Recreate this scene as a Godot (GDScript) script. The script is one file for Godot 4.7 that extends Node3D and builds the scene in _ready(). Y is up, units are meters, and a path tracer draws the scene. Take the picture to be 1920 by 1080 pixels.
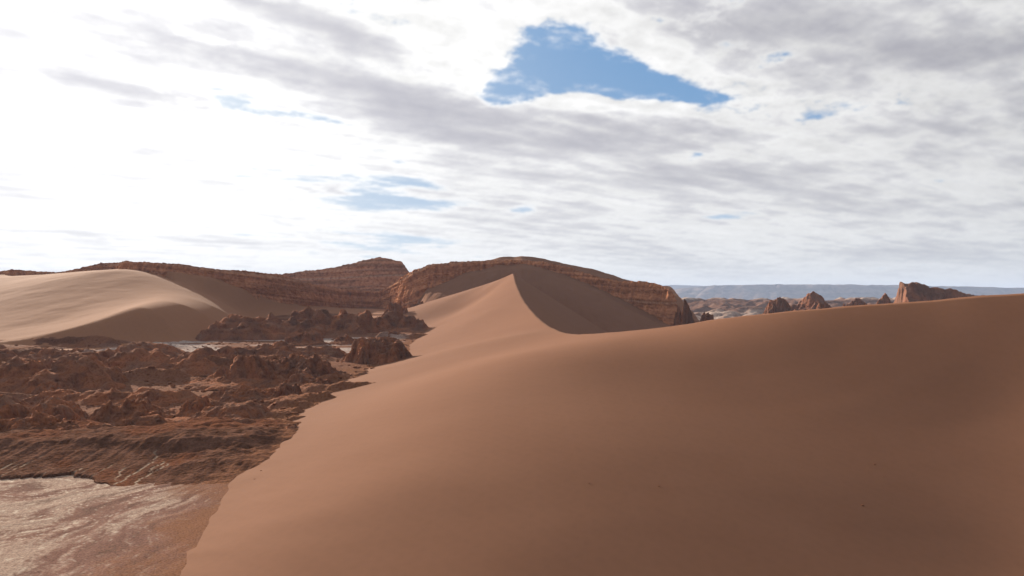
extends Node3D
# A desert valley: a big sand dune, eroded mud and rock outcrops, layered cliffs, far mesas under a broken cloud deck.
# x runs right, y up, depth d = -z runs away from the viewer. Metres.

const EXPO := 2.4
const SUN_AZ := -37.0
const SUN_EL := 15.5
var sun_dir := Vector3.ZERO
var mats := {}
var used := {}

# ------------------------------------------------------------------ small helpers
func noise(seed_: int, freq: float, oct: int = 4, kind: int = FastNoiseLite.TYPE_SIMPLEX_SMOOTH, fr: int = FastNoiseLite.FRACTAL_FBM) -> FastNoiseLite:
	var n := FastNoiseLite.new()
	n.seed = seed_
	n.frequency = freq
	n.noise_type = kind
	n.fractal_type = fr
	n.fractal_octaves = oct
	return n

func numbered(called: String) -> String:
	if not used.has(called):
		used[called] = 0
		return called
	used[called] += 1
	return "%s_%03d" % [called, used[called]]

func tag(o: Node, label: String, category: String = "", group: String = "", kind: String = "") -> void:
	o.set_meta("label", label)
	if category != "":
		o.set_meta("category", category)
	if group != "":
		o.set_meta("group", group)
	if kind != "":
		o.set_meta("kind", kind)

func lin(r: float, g: float, b: float) -> Color:
	return Color(r, g, b)

func sst(a: float, b: float, t: float) -> float:
	return smoothstep(a, b, t)

func steps(a: float, b: float, s0: float, s1: float) -> PackedFloat32Array:
	# positions from a to b with a spacing that goes evenly from s0 to s1
	var out := PackedFloat32Array()
	var p := a
	while p < b:
		out.append(p)
		p += lerpf(s0, s1, clampf((p - a) / (b - a), 0, 1))
	out.append(b)
	return out

func curve(pts: Array, t: float) -> float:
	# piecewise smooth value of [[t, v], ...]
	if t <= pts[0][0]:
		return pts[0][1]
	for i in range(1, pts.size()):
		if t <= pts[i][0]:
			var k: float = (t - pts[i - 1][0]) / (pts[i][0] - pts[i - 1][0])
			return lerpf(pts[i - 1][1], pts[i][1], k)
	return pts[-1][1]

# a smooth surface through scattered points (x, d, y)
class Sheet:
	var px := PackedFloat64Array()
	var pd := PackedFloat64Array()
	var w := PackedFloat64Array()
	var sx := 1.0
	var sd := 1.0
	func _init(pts: Array, ax: float, ad: float, soft: float) -> void:
		sx = ax
		sd = ad
		var n := pts.size()
		for p in pts:
			px.append(p[0] / sx)
			pd.append(p[1] / sd)
		var m := n + 3
		var a := []
		for i in m:
			var row := PackedFloat64Array()
			row.resize(m + 1)
			a.append(row)
		for i in n:
			for j in n:
				a[i][j] = phi(px[i] - px[j], pd[i] - pd[j])
			a[i][i] += soft
			a[i][n] = 1.0
			a[i][n + 1] = px[i]
			a[i][n + 2] = pd[i]
			a[n][i] = 1.0
			a[n + 1][i] = px[i]
			a[n + 2][i] = pd[i]
			a[i][m] = pts[i][2]
		for c in m:
			var best := c
			for r in range(c + 1, m):
				if absf(a[r][c]) > absf(a[best][c]):
					best = r
			var t = a[c]
			a[c] = a[best]
			a[best] = t
			for r in range(c + 1, m):
				var k: float = a[r][c] / a[c][c]
				if k != 0.0:
					for q in range(c, m + 1):
						a[r][q] -= k * a[c][q]
		w.resize(m)
		for c in range(m - 1, -1, -1):
			var v: float = a[c][m]
			for q in range(c + 1, m):
				v -= a[c][q] * w[q]
			w[c] = v / a[c][c]
	func phi(x: float, y: float) -> float:
		var r2 := x * x + y * y
		return 0.0 if r2 < 1e-12 else 0.5 * r2 * log(r2)
	func at(x: float, d: float) -> float:
		var X := x / sx
		var D := d / sd
		var n := px.size()
		var v: float = w[n] + w[n + 1] * X + w[n + 2] * D
		for i in n:
			var a: float = X - px[i]
			var b: float = D - pd[i]
			var r2 := a * a + b * b
			if r2 > 1e-12:
				v += w[i] * 0.5 * r2 * log(r2)
		return v

# a height grid as one mesh: xs, ds positions; h heights row by row (a row per d); cols optional
func grid_mesh(xs: PackedFloat32Array, ds: PackedFloat32Array, h: PackedFloat32Array, cols := PackedColorArray(), push := PackedVector3Array()) -> ArrayMesh:
	var nx := xs.size()
	var nd := ds.size()
	var v := PackedVector3Array()
	v.resize(nx * nd)
	var uv := PackedVector2Array()
	uv.resize(nx * nd)
	for j in nd:
		for i in nx:
			var k := j * nx + i
			v[k] = Vector3(xs[i], h[k], -ds[j])
			uv[k] = Vector2((xs[i] - xs[0]) / (xs[nx - 1] - xs[0]), (ds[j] - ds[0]) / (ds[nd - 1] - ds[0]))
	if push.size() == v.size():
		for k in v.size():
			v[k] += push[k]
	return sheet_mesh(v, nx, nd, uv, cols)

func sheet_mesh(v: PackedVector3Array, nx: int, nd: int, uv := PackedVector2Array(), cols := PackedColorArray()) -> ArrayMesh:
	var nrm := PackedVector3Array()
	nrm.resize(nx * nd)
	for j in nd:
		var j0 := maxi(j - 1, 0)
		var j1 := mini(j + 1, nd - 1)
		for i in nx:
			var a := v[j * nx + mini(i + 1, nx - 1)] - v[j * nx + maxi(i - 1, 0)]
			var b := v[j1 * nx + i] - v[j0 * nx + i]
			nrm[j * nx + i] = a.cross(b).normalized()
	var idx := PackedInt32Array()
	idx.resize((nx - 1) * (nd - 1) * 6)
	var q := 0
	for j in nd - 1:
		for i in nx - 1:
			var k := j * nx + i
			idx[q] = k
			idx[q + 1] = k + nx
			idx[q + 2] = k + 1
			idx[q + 3] = k + 1
			idx[q + 4] = k + nx
			idx[q + 5] = k + nx + 1
			q += 6
	var arr := []
	arr.resize(Mesh.ARRAY_MAX)
	arr[Mesh.ARRAY_VERTEX] = v
	arr[Mesh.ARRAY_NORMAL] = nrm
	if uv.size() == v.size():
		arr[Mesh.ARRAY_TEX_UV] = uv
	if cols.size() == v.size():
		arr[Mesh.ARRAY_COLOR] = cols
	arr[Mesh.ARRAY_INDEX] = idx
	var m := ArrayMesh.new()
	m.add_surface_from_arrays(Mesh.PRIMITIVE_TRIANGLES, arr)
	return m

func put(called: String, mesh: Mesh, mat: Material, at := Vector3.ZERO, parent: Node = null) -> MeshInstance3D:
	var o := MeshInstance3D.new()
	o.mesh = mesh
	o.material_override = mat
	o.position = at
	if parent:
		o.name = called
		parent.add_child(o, true)
	else:
		o.name = numbered(called)
		add_child(o)
	return o

# water run-off over a height grid: returns for every cell how many cells drain through it
func runoff(h: PackedFloat32Array, nx: int, nd: int) -> PackedFloat32Array:
	var n := nx * nd
	var keys := PackedInt64Array()
	keys.resize(n)
	for k in n:
		keys[k] = (int((h[k] + 500.0) * 2000.0) << 22) | k
	keys.sort()
	var acc := PackedFloat32Array()
	acc.resize(n)
	acc.fill(1.0)
	for q in range(n - 1, -1, -1):
		var k := keys[q] & 0x3fffff
		var i := k % nx
		var j := k / nx
		if i == 0 or j == 0 or i == nx - 1 or j == nd - 1:
			continue
		var best := -1
		var drop := 0.0
		var hk := h[k]
		var t := hk - h[k - 1]
		if t > drop: drop = t; best = k - 1
		t = hk - h[k + 1]
		if t > drop: drop = t; best = k + 1
		t = hk - h[k - nx]
		if t > drop: drop = t; best = k - nx
		t = hk - h[k + nx]
		if t > drop: drop = t; best = k + nx
		t = (hk - h[k - nx - 1]) * 0.7071
		if t > drop: drop = t; best = k - nx - 1
		t = (hk - h[k - nx + 1]) * 0.7071
		if t > drop: drop = t; best = k - nx + 1
		t = (hk - h[k + nx - 1]) * 0.7071
		if t > drop: drop = t; best = k + nx - 1
		t = (hk - h[k + nx + 1]) * 0.7071
		if t > drop: drop = t; best = k + nx + 1
		if best >= 0:
			acc[best] += acc[k]
	return acc

# running water and slumping: cuts branching gullies and wears slopes steeper than limit
func erode(h: PackedFloat32Array, nx: int, nd: int, cell: float, k: float, limit: float, times: int) -> PackedFloat32Array:
	var acc := PackedFloat32Array()
	var n := nx * nd
	for t in times:
		acc = runoff(h, nx, nd)
		var was := h.duplicate()
		for q in n:
			var i := q % nx
			var j := q / nx
			if i == 0 or j == 0 or i == nx - 1 or j == nd - 1:
				continue
			var lo := minf(minf(was[q - 1], was[q + 1]), minf(was[q - nx], was[q + nx]))
			var drop := was[q] - lo
			if drop <= 0.0:
				continue
			var cut := k * sqrt(acc[q]) * drop
			var over := drop - limit * cell
			if over > 0.0:
				cut += over * 0.35
			h[q] = was[q] - minf(cut, drop * 0.7)
	return acc

# ------------------------------------------------------------------ materials
func noise_image(size: int, seed_: int, freq: float, oct: int, kind := FastNoiseLite.TYPE_SIMPLEX_SMOOTH, fr := FastNoiseLite.FRACTAL_FBM) -> Image:
	return noise(seed_, freq, oct, kind, fr).get_seamless_image(size, size)

func ramp_texture(im: Image, stops: Array) -> ImageTexture:
	# grey image -> colours (linear stops [[t, Color], ...])
	var table := []
	for g in 256:
		var t := g / 255.0
		var c: Color = stops[-1][1]
		for i in range(1, stops.size()):
			if t <= stops[i][0]:
				var k: float = clampf((t - stops[i - 1][0]) / (stops[i][0] - stops[i - 1][0]), 0, 1)
				c = stops[i - 1][1].lerp(stops[i][1], k)
				break
		table.append(c.linear_to_srgb())
	im.convert(Image.FORMAT_L8)
	var data := im.get_data()
	var outb := PackedByteArray()
	outb.resize(data.size() * 3)
	for k in data.size():
		var c: Color = table[data[k]]
		outb[k * 3] = c.r8
		outb[k * 3 + 1] = c.g8
		outb[k * 3 + 2] = c.b8
	return ImageTexture.create_from_image(Image.create_from_data(im.get_width(), im.get_height(), false, Image.FORMAT_RGB8, outb))

func normal_texture(im: Image, strength: float) -> ImageTexture:
	im.convert(Image.FORMAT_RF)
	im.bump_map_to_normal_map(strength)
	return ImageTexture.create_from_image(im)

func mineral(tex: Texture2D, nrm: Texture2D, period: float, nscale: float, tint: Color, vcol: bool) -> StandardMaterial3D:
	var m := StandardMaterial3D.new()
	m.albedo_color = tint.linear_to_srgb()
	m.albedo_texture = tex
	m.roughness = 1.0
	m.metallic_specular = 0.05
	m.uv1_triplanar = true
	m.uv1_world_triplanar = true
	m.uv1_scale = Vector3.ONE / period
	if nrm:
		m.normal_enabled = true
		m.normal_texture = nrm
		m.normal_scale = nscale
	m.vertex_color_use_as_albedo = vcol
	return m

func make_materials() -> void:
	var w := Color(1, 1, 1)
	# sand: very even, faint mottling and ripples
	var sand_t := ramp_texture(noise_image(512, 11, 0.006, 6), [[0.0, w * 0.90], [0.5, w * 0.96], [1.0, w]])
	var rip := noise(21, 0.03, 3)
	var ri := Image.create_empty(512, 512, false, Image.FORMAT_RF)
	var wob := noise_image(512, 22, 0.006, 3)
	for y in 512:
		for x in 512:
			var b: float = wob.get_pixel(x, y).r
			var r: float = 0.5 + 0.5 * sin(TAU * (x * 22.0 / 512.0 + b * 5.0))
			ri.set_pixel(x, y, Color(r * 0.5, 0, 0))
	var sand_n := normal_texture(ri, 1.2)
	mats.sand = mineral(sand_t, sand_n, 4.0, 0.16, lin(0.200, 0.0985, 0.0605), true)
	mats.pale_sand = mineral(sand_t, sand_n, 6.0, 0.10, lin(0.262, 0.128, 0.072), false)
	var grit_i := noise_image(512, 31, 0.03, 6)
	var grit := ramp_texture(grit_i.duplicate(), [[0.0, w * 0.45], [0.4, w * 0.8], [0.6, w], [1.0, w]])
	var crag := noise_image(1024, 41, 0.012, 7, FastNoiseLite.TYPE_SIMPLEX_SMOOTH, FastNoiseLite.FRACTAL_RIDGED)
	var crag_n := normal_texture(crag.duplicate(), 24.0)
	var fine := noise_image(1024, 42, 0.01, 8)
	var fine_n := normal_texture(fine.duplicate(), 22.0)
	var rock_t := ramp_texture(fine.duplicate(), [[0.0, lin(.40, .36, .36)], [0.35, lin(.70, .64, .62)], [0.55, lin(1.0, .95, .90)], [0.8, lin(1.1, 1.08, 1.05)], [1.0, lin(1.1, 1.1, 1.1)]])
	var crag_t := ramp_texture(crag.duplicate(), [[0.0, lin(.38, .34, .34)], [0.35, lin(.72, .66, .64)], [0.6, lin(1.0, .96, .93)], [1.0, lin(1.15, 1.1, 1.05)]])
	mats.rock = mineral(crag_t, crag_n, 13.0, 1.0, lin(1, 1, 1), true)
	mats.cliff = mineral(rock_t, crag_n, 34.0, 0.45, lin(1, 1, 1), true)
	mats.mud = mineral(grit, fine_n, 9.0, 0.7, lin(1, 1, 1), true)
	mats.salt = mineral(grit, fine_n, 4.0, 0.35, lin(1, 1, 1), true)
	mats.floor = mineral(crag_t, crag_n, 15.0, 0.75, lin(1, 1, 1), true)
	mats.far = mineral(rock_t, fine_n, 90.0, 0.8, lin(1, 1, 1), true)
	mats.mesa = mineral(rock_t, fine_n, 900.0, 0.6, lin(1, 1, 1), true)
	mats.plain = mineral(rock_t, fine_n, 120.0, 0.5, lin(.30, .21, .17), false)
	# dry grains glint at a low angle, mud and gravel hardly
	mats.sand.metallic_specular = 0.1
	mats.pale_sand.metallic_specular = 0.1
	mats.mud.metallic_specular = 0.015
	mats.stone = mineral(rock_t, crag_n, 1.5, 0.6, lin(.21, .095, .056), false)

# ------------------------------------------------------------------ sky
var nz_a: FastNoiseLite
var nz_b: FastNoiseLite
var nz_c: FastNoiseLite
var nz_d: FastNoiseLite
var nz_e: FastNoiseLite
var nz_f: FastNoiseLite
# banks and gaps of the cloud deck: azimuth, elevation, half length, half height (degrees), tilt, cover change, thickness change
var banks := []

func bank(px: float, py: float, lx: float, ly: float, tilt: float, cov: float, thick: float) -> void:
	banks.append(PackedFloat32Array([rad_to_deg(atan((px - 960.0) / 1484.0)), rad_to_deg(atan((560.0 - py) / 1484.0)), lx / 26.0, ly / 26.0, cos(deg_to_rad(tilt)), sin(deg_to_rad(tilt)), cov, thick]))

func setup_sky() -> void:
	nz_a = noise(101, 1.0, 5)
	nz_b = noise(102, 1.0, 6)
	nz_c = noise(103, 1.0, 5)
	nz_d = noise(104, 1.0, 5)
	nz_e = noise(105, 1.0, 7)
	nz_f = noise(106, 1.0, 6)
	nz_b.fractal_gain = 0.55
	nz_e.fractal_gain = 0.62
	nz_f.fractal_gain = 0.58
	# the open blue gap and smaller ones (pixels of the photograph only give the direction)
	bank(968, 158, 80, 38, 0, -1.45, -.3)
	bank(1075, 125, 105, 44, -22, -1.5, -.3)
	bank(1205, 165, 115, 30, -18, -1.55, -.2)
	bank(930, 185, 70, 24, 10, -1.0, 0)
	bank(1325, 190, 50, 10, -8, -.9, 0)
	bank(1070, 62, 40, 16, 0, -.5, -.2)
	bank(1050, 5, 160, 34, 0, .7, -.3)
	bank(900, 60, 90, 50, 0, .6, -.3)
	bank(400, 106, 80, 9, -4, -.7, 0)
	bank(760, 48, 24, 12, 0, -.4, 0)
	bank(350, 180, 180, 22, -12, -.05, -.2)
	bank(560, 225, 160, 14, -5, -0.80, -.2)
	bank(770, 340, 90, 12, -2, -1.00, -.2)
	bank(740, 305, 60, 7, -2, -.6, 0)
	bank(700, 385, 170, 22, 0, -0.85, -.2)
	bank(740, 450, 120, 34, 0, -0.80, -.2)
	bank(1310, 295, 30, 10, 30, -.75, 0)
	bank(1160, 318, 60, 8, 0, -.5, 0)
	bank(1370, 412, 75, 9, 0, -1.00, 0)
	bank(985, 390, 30, 8, -5, -.6, 0)
	bank(1170, 445, 50, 8, 8, -.5, 0)
	bank(1580, 190, 150, 26, 0, .5, .1)
	# grey banks
	bank(560, 45, 230, 36, -14, .5, 1.1)
	bank(700, 95, 140, 26, -14, .4, .8)
	bank(760, 190, 230, 44, -12, .6, 1.05)
	bank(560, 150, 150, 22, -6, .3, .5)
	bank(1000, 235, 260, 42, -6, .7, 1.0)
	bank(900, 265, 300, 20, -3, .5, .6)
	bank(1230, 245, 160, 30, -4, .5, .8)
	bank(1150, 330, 330, 22, 0, .3, .55)
	bank(1430, 75, 150, 30, -6, .5, .75)
	bank(1620, 110, 200, 24, -8, .4, .2)
	bank(1690, 150, 170, 20, -8, .4, .6)
	bank(1880, 150, 130, 36, -5, .4, .5)
	bank(1400, 350, 360, 30, 0, .2, .35)
	bank(1700, 270, 300, 26, -2, .2, .35)
	bank(200, 205, 170, 16, -8, .3, .9)
	bank(150, 95, 190, 20, -10, .3, .8)
	bank(420, 20, 160, 20, -12, .3, .7)
	bank(330, 290, 160, 10, -3, .2, .5)
	bank(1500, 400, 300, 14, 0, .2, .35)
	bank(1720, 480, 220, 16, 0, .2, .35)
	# bright heaps beside the gap
	bank(830, 80, 170, 60, -30, .5, -1.0)
	bank(1120, 198, 90, 16, -6, 1.0, -1.0)
	bank(1250, 205, 60, 14, -5, .9, -.8)
	bank(1180, 55, 110, 24, -38, .8, -.8)
	bank(1300, 120, 100, 22, -25, .8, -.8)

func sky_color(az: float, el: float) -> Color:
	# az, el in degrees; returns scene-linear light before exposure
	var e := deg_to_rad(maxf(el, 0.0))
	var a := deg_to_rad(az)
	var k := 1.0 / (sin(e) + 0.055)
	var qx := cos(e) * sin(a) * k
	var qd := cos(e) * cos(a) * k
	# along and across the wind
	var u := qx * 0.80 + qd * 0.60
	var v := qd * 0.80 - qx * 0.60
	var n1 := nz_a.get_noise_2d(u * 0.10, v * 0.34)
	var n2 := nz_b.get_noise_2d(u * 0.42 + 7.0, v * 0.95)
	var n3 := nz_c.get_noise_2d(qx * 1.9, qd * 1.4)
	var cov := 0.86 + 0.70 * n1 + 0.50 * n2
	var th := 0.05 + 0.9 * nz_d.get_noise_2d(u * 0.16 + 40.0, v * 0.55) + 0.35 * n2
	for b in banks:
		var dx: float = az - b[0]
		var dy: float = el - b[1]
		if absf(dx) > 40.0:
			continue
		var p: float = (dx * b[4] + dy * b[5]) / b[2]
		var q: float = (dy * b[4] - dx * b[5]) / b[3]
		var r2 := p * p + q * q
		if r2 < 7.0:
			var g := exp(-r2)
			cov += b[6] * g
			th += b[7] * g
	var n4 := 0.6 * nz_e.get_noise_2d(u * 1.5, v * 3.6) + 0.85 * nz_e.get_noise_2d(qx * 5.5 + 9.0, qd * 4.2) * sst(5.0, 15.0, el)
	var n5 := nz_f.get_noise_2d(u * 1.1 + 30.0, v * 3.6)
	cov += n3 * 0.40 + n4 * 0.80 + n5 * 0.18
	# light round the sun
	var dir := Vector3(cos(e) * sin(a), sin(e), -cos(e) * cos(a))
	var cs := clampf(dir.dot(sun_dir), -1, 1)
	cov -= 0.4 * sst(0.35, -0.45, cs)
	var veil := maxf(0.0, 0.10 + 0.5 * n2 + 0.7 * n4)
	var c := sst(-0.12, 0.46, cov)
	c = maxf(c, minf(veil, 0.5) * sst(-0.9, 0.0, cov))
	th = 1.0 - exp(-1.15 * maxf(0.80 * th + 0.05 + 0.40 * n3 + 0.95 * n4 + 0.75 * n5, 0.0))
	th *= sst(0.2, 0.7, cov)
	var ang := rad_to_deg(acos(cs))
	var near := exp(-pow(ang / 30.0, 1.4))
	var wide := 0.5 + 0.5 * cs
	var blue := lin(0.08, 0.265, 0.56).lerp(lin(0.62, 0.78, 0.90), exp(-el / 7.5))
	blue = blue.lerp(lin(1.0, 1.05, 1.08), exp(-pow(ang / 27.0, 2.0)))
	var white := lin(0.645, 0.642, 0.64) * (0.95 + 0.26 * n4 + 0.12 * n5) * (0.42 + 1.15 * wide) + lin(0.75, 0.73, 0.70) * near * 0.6
	var grey := lin(0.235, 0.232, 0.285) * (0.42 + 0.88 * wide) + lin(0.75, 0.74, 0.72) * near * 0.42
	var cl := white.lerp(grey, th * 0.95)
	var out := blue.lerp(cl, c)
	# thick air low down
	var low := exp(-maxf(el, 0.0) / 3.2)
	var air := lin(0.76, 0.79, 0.80).lerp(lin(1.15, 1.12, 1.08), near)
	out = out.lerp(air, 0.75 * low)
	return Color(out.r / EXPO, out.g / EXPO, out.b / EXPO, 1.0)

func make_sky() -> PanoramaSkyMaterial:
	setup_sky()
	# the whole sky coarsely, then the part in view again in full
	var W := 4096
	var H := 2048
	var cw := 512
	var ch := 256
	var small := Image.create_empty(cw, ch, false, Image.FORMAT_RGBAF)
	for j in ch:
		var el := 90.0 - (j + 0.5) * 180.0 / ch
		for i in cw:
			if el < -2.0:
				small.set_pixel(i, j, Color(.16, .11, .09, 1))
			else:
				small.set_pixel(i, j, sky_color(wrapf((i + 0.5) * 360.0 / cw, -180.0, 180.0), el))
	small.resize(W, H, Image.INTERPOLATE_BILINEAR)
	var half := int(37.0 / 360.0 * W)
	var j0 := int((90.0 - 24.0) / 180.0 * H)
	for j in range(j0, H / 2 + 4):
		var el := 90.0 - (j + 0.5) * 180.0 / H
		for i in range(-half, half):
			small.set_pixel((i + W) % W, j, sky_color((i + 0.5) * 360.0 / W, el))
	var m := PanoramaSkyMaterial.new()
	m.panorama = ImageTexture.create_from_image(small)
	return m

# ------------------------------------------------------------------ land forms
var floor_profile := [[30.0, 0.0], [90.0, 0.0], [130.0, 0.8], [175.0, 2.0], [240.0, 4.0], [320.0, 6.5], [400.0, 9.5], [480.0, 12.0], [560.0, 15.0], [700.0, 17.0]]
var n_floor: FastNoiseLite

func floor_y(x: float, d: float) -> float:
	return curve(floor_profile, d)

var crest := [[-0.6, 440.0, 32.0], [0.5, 382.0, 32.0], [1.9, 335.0, 25.8], [4.8, 280.0, 18.4], [8.7, 215.0, 13.48], [11.9, 168.0, 12.64], [16.4, 143.0, 13.83], [23.1, 127.0, 15.29], [36.1, 114.0, 17.85], [52.4, 105.0, 19.58], [64.0, 99.0, 20.67], [84.0, 89.0, 21.9], [104.0, 79.0, 22.5]]
var dune: Sheet

func crest_line() -> Array:
	# the crest as points about 1.2 m apart
	var out := []
	for i in crest.size() - 1:
		var p0 = crest[maxi(i - 1, 0)]
		var p1 = crest[i]
		var p2 = crest[i + 1]
		var p3 = crest[mini(i + 2, crest.size() - 1)]
		var m := int(Vector2(p1[0], p1[1]).distance_to(Vector2(p2[0], p2[1])) / 1.2)
		for k in m:
			var t := float(k) / m
			var q := []
			for a in 3:
				q.append(cubic_interpolate(p1[a], p2[a], p0[a], p3[a], t))
			out.append(Vector3(q[0], q[2], q[1]))
	return out

func build_dune() -> void:
	var line := crest_line()
	var p := []
	for i in range(0, line.size(), 8):
		p.append([line[i].x, line[i].z, line[i].y])
	# foot of the dune, a little under the valley floor
	for q in [[-21.0, 40.0, -0.9], [-23.3, 49.0, -0.85], [-25.5, 58.6, -0.82], [-27.6, 69.5, -0.8], [-29.7, 79.5, -.78], [-32.0, 88.0, -.75], [-35.0, 101.0, -.45], [-38.5, 125.0, .2], [-40.0, 148.0, 1.0], [-38.5, 160.0, 1.6], [-35.5, 195.0, 2.5], [-32.5, 245.0, 3.5], [-35.5, 320.0, 6.5], [-40.5, 375.0, 10.5]]:
		p.append(q)
		p.append([q[0] - 12.0, q[1], q[2] - 2.5])
		p.append([q[0] - 34.0, q[1], q[2] - 8.0])
	# the flank between
	for q in [[-11, 38, -0.9], [2, 38, -1.5], [15, 38, -2.0], [28, 38, -2.2], [41, 38, -1.4], [54, 38, 1.5], [67, 38, 6.5], [80, 38, 12.7], [-11, 48, -0.1], [2, 48, -0.2], [15, 48, -0.6], [28, 48, -1.4], [41, 48, -1.4], [54, 48, 1.6], [67, 48, 6.9], [80, 48, 13.7], [-11, 58, 1.2], [2, 58, 2.1], [15, 58, 1.6], [28, 58, 0.4], [41, 58, -0.4], [54, 58, 2.3], [67, 58, 7.9], [80, 58, 15.0], [-11, 70, 3.4], [2, 70, 4.6], [15, 70, 4.2], [28, 70, 3.2], [41, 70, 2.5], [54, 70, 4.3], [67, 70, 10.0], [80, 70, 17.3], [-11, 84, 5.1], [2, 84, 6.8], [15, 84, 6.8], [28, 84, 6.2], [41, 84, 6.7], [54, 84, 9.2], [67, 84, 14.6], [-24, 100, 2.6], [-11, 100, 6.6], [2, 100, 8.9], [15, 100, 9.7], [28, 100, 10.7], [41, 100, 13.4], [54, 100, 17.6], [-24, 118, 3.7], [-11, 118, 7.9], [2, 118, 11.4], [15, 118, 13.6], [-24, 138, 4.2], [-11, 138, 7.9], [2, 138, 11.1], [-24, 160, 5.0], [-11, 160, 8.1], [2, 160, 10.6], [-24, 185, 5.5], [-11, 185, 8.8], [2, 185, 11.6], [-24, 215, 5.0], [-11, 215, 8.4], [2, 215, 11.7], [-24, 250, 6.2], [-11, 250, 9.9], [-24, 290, 8.6], [-11, 290, 14.0], [-24, 330, 11.8], [-11, 330, 18.3], [-24, 370, 14.8], [-11, 370, 22.5], [-29, 398, 20.6], [-16, 392, 24.2], [-7, 386, 28.6], [0, 0, -3.0], [40, 0, -2.0], [80, 0, 11.0], [-40, 0, -5], [0, -50, -4], [-40, -50, -6]]:
		p.append(q)
	dune = Sheet.new(p, 14.0, 14.0, 0.01)
	var soft := noise(301, 0.014, 3)
	var fold := noise(302, 0.05, 3)
	var ragged := noise(303, 0.3, 4)
	var out_s := PackedFloat32Array()
	var t := 0.0
	while t < 62.0:
		out_s.append(-t)
		t += 0.8 + t * 0.05
	out_s.reverse()
	var zero := out_s.size() - 1
	t = 0.5
	while t < 158.0:
		out_s.append(t)
		t += 0.5 + t * 0.012
	var ns := out_s.size()
	var nl := line.size()
	var v := PackedVector3Array()
	v.resize(ns * nl)
	for i in nl:
		var a: Vector3 = line[maxi(i - 22, 0)]
		var b: Vector3 = line[mini(i + 22, nl - 1)]
		var tan_ := Vector2(b.x - a.x, b.z - a.z).normalized()
		var dir := Vector2(tan_.y, -tan_.x)
		if dir.x > 0.0 and dir.y > 0.0:
			dir = -dir
		if i < 120:
			dir = dir.lerp(Vector2(-1, -0.02), 1.0 - i / 120.0).normalized()
		var c: Vector3 = line[i]
		c.y += 0.16 * ragged.get_noise_2d(i * 0.35, 7.0)
		for k in ns:
			var r := out_s[k]
			var x := c.x + dir.x * r
			var d := c.z + dir.y * r
			var y := c.y
			if k < zero:
				y = c.y + 0.62 * r
			elif k > zero:
				y = minf(dune.at(x, d), c.y + 0.02 + r * 0.2)
				var g := clampf(r / 18.0, 0.0, 1.0)
				y += g * (lerpf(0.22, 0.07, sst(-20.0, 5.0, x)) * soft.get_noise_2d(x, d) + 0.06 * fold.get_noise_2d(x * 0.6, d))
				y += 0.13 * ragged.get_noise_2d(x, d) * sst(3.5, 0.5, y - maxf(floor_y(x, d), 0.0)) * sst(-8.0, -18.0, x)
			v[i * ns + k] = Vector3(x, maxf(y, -7.0), -d)
	# bands of redder and paler grains along the wind
	var cols := PackedColorArray()
	cols.resize(v.size())
	var band := noise(304, 0.03, 5)
	for k in v.size():
		var q := v[k]
		var g := band.get_noise_2d(q.x * 1.4 - q.z * 0.9, q.z * 0.28 + q.x * 0.2) + 0.6 * band.get_noise_2d(q.x * 3.0 + 90.0, q.z * 3.0)
		cols[k] = Color(0.965, 0.955, 0.95).lerp(Color(1.0, 1.0, 1.0), 0.5 + g) 
	var o := put("sand_dune", sheet_mesh(v, ns, nl, PackedVector2Array(), cols), mats.sand)
	tag(o, "huge smooth reddish sand dune sweeping up to a sharp crest", "", "", "structure")

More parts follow.
